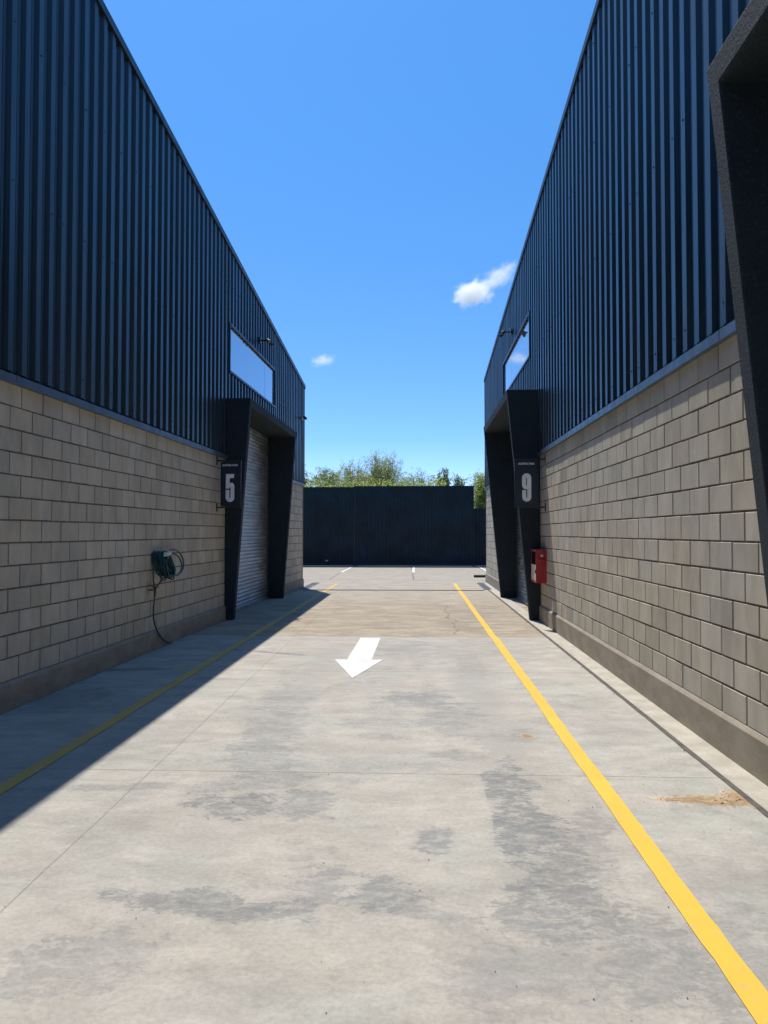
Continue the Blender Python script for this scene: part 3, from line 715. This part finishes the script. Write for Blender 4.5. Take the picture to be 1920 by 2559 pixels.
# ------------------------------------------------------------------ lamps and camera
def spotlight(org, rz, d, label):
    root = empty('spotlight', org, rz, label, 'spotlight', 'twin spotlights above the windows')
    m = MB(); m.box((min(0,d*.03), -.06, -.06), (max(0,d*.03), .06, .06)); m.build('back_plate', M['black'], root, bevel=.006)
    m = MB(); m.tube([(d*.03,0,0),(d*.16,0,.0),(d*.2,0,-.02)], .016, 8); m.tube([(d*.2,-.09,-.02),(d*.2,.09,-.02)], .012, 8); m.build('arm', M['black'], root)
    for s in (-1, 1):
        m = MB(); a = Vector((d*.2, s*.09, -.02)); dr_ = Vector((d*.55, s*.55, -.45)).normalized()
        m.tube([a - dr_*.05, a - dr_*.02, a + dr_*.07, a + dr_*.075], [.02, .03, .038, .038], 12); h = m.build('lamp_head', M['black'], root)
        m = MB(); m.tube([a + dr_*.0751, a + dr_*.080], .034, 12); m.build('lens', M['lens'], h)
    m = MB(); m.box((min(d*.031,d*.07), -.02, .061), (max(d*.031,d*.05), .02, .09)); m.build('sensor', M['white'], root, bevel=.008)
spotlight(Lw(.035, 15.95, 5.58), -LA, 1, 'twin black spotlight above the window of the shaded shed')
spotlight((2.095, 17.25, 6.02), 0, -1, 'twin black spotlight above the window of the sunlit shed')
cm = empty('security_camera', Lw(.03, 21.3, 4.72), -LA, 'small security camera on the far corner of the shaded shed', 'camera')
m = MB(); m.box((0,-.04,-.04),(.02,.04,.04)); m.tube([(.02,0,0),(.07,0,.01)], .014, 8); m.build('mount', M['white'], cm)
m = MB(); m.tube([(.09,-.11,.01),(.09,.10,.02)], .04, 12); m.tube([(.09,-.14,.01),(.09,-.1101,.01)], .043, 12); m.build('body', M['trim'], cm)

# ------------------------------------------------------------------ gate and fences
def corrugated(x0, x1, z0, z1, y, pitch, dep):
    mb = MB(); x = x0; pts = []
    while x < x1:
        for q, h in ((0, 0), (.42, 0), (.55, dep), (.87, dep), (1.0, 0)):
            if x + q*pitch <= x1: pts.append((x + q*pitch, y - h))
        x += pitch
    for (a, ya), (b, yb) in zip(pts, pts[1:]): mb.face([(a,ya,z0),(b,yb,z0),(b,yb,z1),(a,ya,z1)])
    return mb
def fence(name, x0, x1, z1, y, label, cat, rail=.07):
    root = empty(name, ((x0+x1)/2, y, 0), 0, label, cat); cx = (x0+x1)/2
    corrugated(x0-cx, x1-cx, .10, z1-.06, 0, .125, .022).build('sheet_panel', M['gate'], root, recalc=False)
    m = MB(); m.box((x0-cx, -.03, z1-.06), (x1-cx, .05, z1)); m.build('top_rail', M['black'], root)
    m = MB(); m.box((x0-cx, -.035, .008), (x1-cx, .05, .10)); m.build('bottom_rail', M['trim'], root)
    n = max(2, int((x1-x0)/2.8)+1)
    for i in range(n):
        px = x0 - cx + .05 + (x1-x0-.1)*i/(n-1)
        m = MB(); m.box((px-.04, .05, 0), (px+.04, .13, z1-.02)); m.build('post', M['black'], root)
    return root
fence('metal_fence', -16, -2.961, 3.65, 35.60, 'tall dark ribbed fence panel on the side of the shaded shed', 'fence')
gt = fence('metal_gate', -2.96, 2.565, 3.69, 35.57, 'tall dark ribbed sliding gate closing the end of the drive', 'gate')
m = MB(); m.box((-4.30,-.05,.22),(-4.18,-.036,.27)); m.box((-4.26,-.036,.23),(-4.22,.0,.26))
o = m.build('latch', M['galv'], bpy.data.objects['metal_fence']); o.location = (9.49-.0, 0, 0)
fence('metal_fence', 2.50, 16, 2.66, 35.80, 'lower dark ribbed fence beyond the sunlit shed, beside the gate', 'fence')

# ------------------------------------------------------------------ trees behind the gate
def leafq(mb, p, r, size, ti):
    n = Vector((r.gauss(0,1), r.gauss(0,1), r.gauss(0,.8))); n = n.normalized() if n.length > 1e-3 else Vector((0,0,1))
    u = n.orthogonal().normalized(); v = n.cross(u); a = r.uniform(0, 6.28); u2 = u*math.cos(a)+v*math.sin(a); v2 = n.cross(u2)
    L = size*r.uniform(.7, 1.4); w = L*.42
    mb.face([p - u2*L*.5, p + v2*w*.5, p + u2*L*.5, p - v2*w*.5], 0, ti)
def tree(name, x, y, H, rad, seed, mat, label, twigs=40, leaves=60, size=.12, lift=.75, base=1.0, spread=1.0, bare=0.0, group='trees behind the gate'):
    r = random.Random(seed); root = empty(name, (x, y, 0), 0, label, 'tree', group)
    tr = MB(); cr = MB()
    trunk = [(0,0,0)]; q = Vector((0,0,0))
    for i in range(1, 6): q = Vector((r.uniform(-.1,.1)*i*.4, r.uniform(-.1,.1)*i*.4, H*.42*i/5)); trunk.append(tuple(q))
    tr.tube(trunk, [.16,.14,.13,.11,.10,.08], 8)
    for i in range(twigs):
        t = r.uniform(.35, 1.0); b = Vector(trunk[min(5, int(t*5))])
        a = r.uniform(0, 6.283); el = r.uniform(.3, 1.05)
        top = Vector((math.cos(a)*rad*math.cos(el*1.3)*r.uniform(.6,1.05), math.sin(a)*rad*math.cos(el*1.3)*r.uniform(.6,1.05), base + (H - base)*(.35 + .65*math.sin(el*1.45)*r.uniform(.75,1.0))))
        mid = b.lerp(top, .5) + Vector((r.uniform(-.2,.2), r.uniform(-.2,.2), r.uniform(-.1,.35)*lift))
        br = smooth([b, mid, top], 5); n = len(br)
        tr.tube(br, [.028*(1 - .85*k/(n-1)) for k in range(n)], 5, cap=False)
        subs = []
        for k in range(5):
            c = br[int(n*r.uniform(.4, .98))]; e = c + Vector((r.gauss(0,.32)*spread, r.gauss(0,.32)*spread, r.uniform(.0,.55)*lift))
            m_ = c.lerp(e, .5) + Vector((r.uniform(-.06,.06), r.uniform(-.06,.06), .04))
            tw = [c, m_, e]; tr.tube(tw, [.009,.006,.003], 4, cap=False); subs.append(tw)
        tone = r.uniform(.1, .9)
        leafy = 1.0 if r.random() > bare else .22
        for k in range(int(leaves*leafy)):
            tw = r.choice(subs); f = r.random()**.7; c = tw[0].lerp(tw[2], f) + Vector((r.gauss(0,.10), r.gauss(0,.10), r.gauss(0,.09)))*spread
            leafq(cr, c, r, size, min(1, max(0, tone + r.gauss(0, .22))))
    tr.build('trunk', M['bark'], root, recalc=False); cr.build('crown', M[mat], root, recalc=False, tint=True)
tree('tree', -7.75, 47, 5.85, 1.35, 1, 'leaf_dark', 'dense dark green tree showing beside the shaded shed corner', 80, 130, .14)
tree('tree', -5.75, 48, 5.65, 1.35, 2, 'leaf_mid', 'mid green round-topped tree between the dark tree and the pale ones', 75, 85, .11)
tree('tree', -4.1, 49, 5.95, 1.9, 3, 'leaf_wispy', 'thin brownish green tree, first of the wispy ones from the dark tree', 150, 80, .095, 1.0, bare=.2)
tree('tree', -2.1, 48, 6.3, 2.1, 4, 'leaf_wispy', 'tallest wispy pale tree with bare twigs at the top, over the gate', 180, 85, .095, 1.2, bare=.2)
tree('tree', -.1, 48.5, 5.4, 1.4, 5, 'leaf_wispy', 'sparse leaning pale tree with open twigs, right of the tallest one', 80, 55, .09, 1.2, bare=.4)
tree('tree', 1.45, 47.5, 5.3, .75, 6, 'leaf_dark', 'small dark upright tree above the gate, larger of two', 44, 120, .13, .9, spread=.6)
tree('tree', 2.5, 47.8, 4.95, .6, 7, 'leaf_dark', 'small dark tree above the gate end, lower of two', 30, 120, .13, .9, spread=.6)
tree('tree', 3.75, 44, 4.7, 1.1, 8, 'leaf_lime', 'bright lime bush behind the lower fence by the sunlit shed', 80, 120, .11, 1.0)
tree('tree', 5.3, 46, 5.6, 1.2, 9, 'leaf_mid', 'green tree mostly hidden behind the sunlit shed corner', 40, 90, .12, 1.0, bare=.3)
r = random.Random(31); ug = MB()
for i in range(13000):
    x = r.uniform(-10.5, 1.6); p = Vector((x, 45 + r.gauss(0,.7), r.uniform(2.6, 4.36 + .34*mnoise.noise(Vector((x*1.3, 0, 4))) + abs(r.gauss(0,.22)))))
    leafq(ug, p, r, .12, min(1, max(0, .55 + .5*mnoise.noise(Vector((x*.9, p.z*1.5, 1))) + r.gauss(0,.15))))
o = ug.build('undergrowth', M['leaf_lime'], recalc=False, tint=True); o['kind'] = 'stuff'; o['label'] = 'yellow green undergrowth massed behind the gate'

# ------------------------------------------------------------------ clouds: small banks of real vapour far beyond
def cloud(loc, dims, rot, seed, dens, label, thr=.0):
    bm = bmesh.new(); bmesh.ops.create_icosphere(bm, subdivisions=3, radius=1); me = bpy.data.meshes.new('cloud'); bm.to_mesh(me); bm.free()
    o = bpy.data.objects.new('cloud', me); C.objects.link(o); o.location = loc; o.scale = dims; o.rotation_euler = rot
    m = bpy.data.materials.new('vapour'); m.use_nodes = True; t = m.node_tree; t.nodes.remove(t.nodes['Principled BSDF'])
    tc = t.nodes.new('ShaderNodeTexCoord'); ln = t.nodes.new('ShaderNodeVectorMath'); ln.operation = 'LENGTH'; t.links.new(tc.outputs['Object'], ln.inputs[0])
    mp = t.nodes.new('ShaderNodeMapping'); mp.inputs[1].default_value = (seed*3.1, seed, 0); mp.inputs[3].default_value = (1.3, 1.3, 1.0); t.links.new(tc.outputs['Object'], mp.inputs[0])
    no = t.nodes.new('ShaderNodeTexNoise'); no.inputs['Scale'].default_value = 1.7; no.inputs['Detail'].default_value = 10; no.inputs['Roughness'].default_value = .68; t.links.new(mp.outputs[0], no.inputs['Vector'])
    mu = t.nodes.new('ShaderNodeMath'); mu.operation = 'MULTIPLY_ADD'; t.links.new(no.outputs['Fac'], mu.inputs[0]); mu.inputs[1].default_value = 2.0
    t.links.new(ln.outputs['Value'], mu.inputs[2]); mu2 = t.nodes.new('ShaderNodeMath'); mu2.operation = 'SUBTRACT'; mu2.inputs[0].default_value = 1.72 + thr; t.links.new(mu.outputs[0], mu2.inputs[1])
    mr = t.nodes.new('ShaderNodeMapRange'); mr.inputs[1].default_value = 0; mr.inputs[2].default_value = .55; mr.inputs[3].default_value = 0; mr.inputs[4].default_value = dens; t.links.new(mu2.outputs[0], mr.inputs[0])
    pv = t.nodes.new('ShaderNodeVolumePrincipled'); pv.inputs['Color'].default_value = (1,1,1,1); pv.inputs['Anisotropy'].default_value = .5; t.links.new(mr.outputs[0], pv.inputs['Density'])
    t.links.new(pv.outputs[0], t.nodes['Material Output'].inputs['Volume'])
    me.materials.append(m); o['kind'] = 'structure'; o['label'] = label
    return o
cloud((65, 900, 281), (34, 24, 20), (0, R(-20), 0), 1, .20, 'bright white puff of cloud beside the sunlit shed roof')
cloud((95, 900, 301), (32, 20, 15), (0, R(-33), 0), 4, .075, 'thin veil of cloud at the sunlit shed roof edge', .02)
cloud((-112, 900, 204), (21, 12, 10), (0, R(-10), 0), 8, .10, 'small faint cloud low over the drive')

# ------------------------------------------------------------------ sun, sky, camera
SUN = Vector((-.178, .422, 1.0)).normalized()
ld = bpy.data.lights.new('sun', 'SUN'); ld.energy = 4.4; ld.angle = R(.5); ld.color = (1.0, .95, .86)
lo = bpy.data.objects.new('sun', ld); C.objects.link(lo); lo.rotation_euler = SUN.to_track_quat('Z', 'Y').to_euler(); lo.location = (-5, 12, 30)
w = bpy.data.worlds.new('World'); bpy.context.scene.world = w; w.use_nodes = True; t = w.node_tree
bg = t.nodes['Background']; sk = t.nodes.new('ShaderNodeTexSky'); sk.sky_type = 'NISHITA'; sk.sun_disc = False
sk.sun_elevation = math.asin(SUN.z); sk.sun_rotation = math.atan2(SUN.x, SUN.y) % (2*math.pi)
sk.air_density = .9; sk.dust_density = .1; sk.ozone_density = 3.0; sk.altitude = 0
hs = t.nodes.new('ShaderNodeHueSaturation'); hs.inputs['Saturation'].default_value = 1.31; hs.inputs['Value'].default_value = 1.75
t.links.new(sk.outputs[0], hs.inputs['Color']); tc = t.nodes.new('ShaderNodeTexCoord'); sp = t.nodes.new('ShaderNodeSeparateXYZ'); t.links.new(tc.outputs['Generated'], sp.inputs[0])
cr = t.nodes.new('ShaderNodeValToRGB'); t.links.new(sp.outputs['Z'], cr.inputs[0])      # thicker, bluer air low down; paler air towards the sun
for k, (q, cl) in enumerate(((.0, (.50,.56,.80)), (.12, (.44,.50,.70)), (.31, (.66,.61,.63)), (.60, (.95,.82,.78)), (1.0, (.86,.78,.66)))):
    e = cr.color_ramp.elements[k] if k < 2 else cr.color_ramp.elements.new(q)
    e.position = q; e.color = cl + (1,)
mu = t.nodes.new('ShaderNodeMix'); mu.data_type = 'RGBA'; mu.blend_type = 'MULTIPLY'; mu.inputs[0].default_value = 1.0
t.links.new(hs.outputs[0], mu.inputs[6]); t.links.new(cr.outputs[0], mu.inputs[7]); t.links.new(mu.outputs[2], bg.inputs['Color']); bg.inputs['Strength'].default_value = .14

cd = bpy.data.cameras.new('camera'); cam = bpy.data.objects.new('camera', cd); C.objects.link(cam); bpy.context.scene.camera = cam
cd.sensor_fit = 'VERTICAL'; cd.sensor_height = 36; cd.sensor_width = 27; cd.lens = 27.151; cd.clip_start = .05; cd.clip_end = 5000
cam.location = (0, 0, 1.54); cam.rotation_euler = (R(90 + 1.5285), 0, R(2.5505))

sc = bpy.context.scene
sc.view_settings.view_transform = 'Standard'; sc.view_settings.look = 'None'; sc.view_settings.exposure = 0.15; sc.view_settings.gamma = 1
sc.view_settings.use_curve_mapping = False
sc.render.engine = 'CYCLES'; cy = sc.cycles; cy.use_denoising = True; cy.max_bounces = 14; cy.diffuse_bounces = 4; cy.glossy_bounces = 4
cy.transmission_bounces = 6; cy.volume_bounces = 14; cy.transparent_max_bounces = 8; cy.volume_max_steps = 256
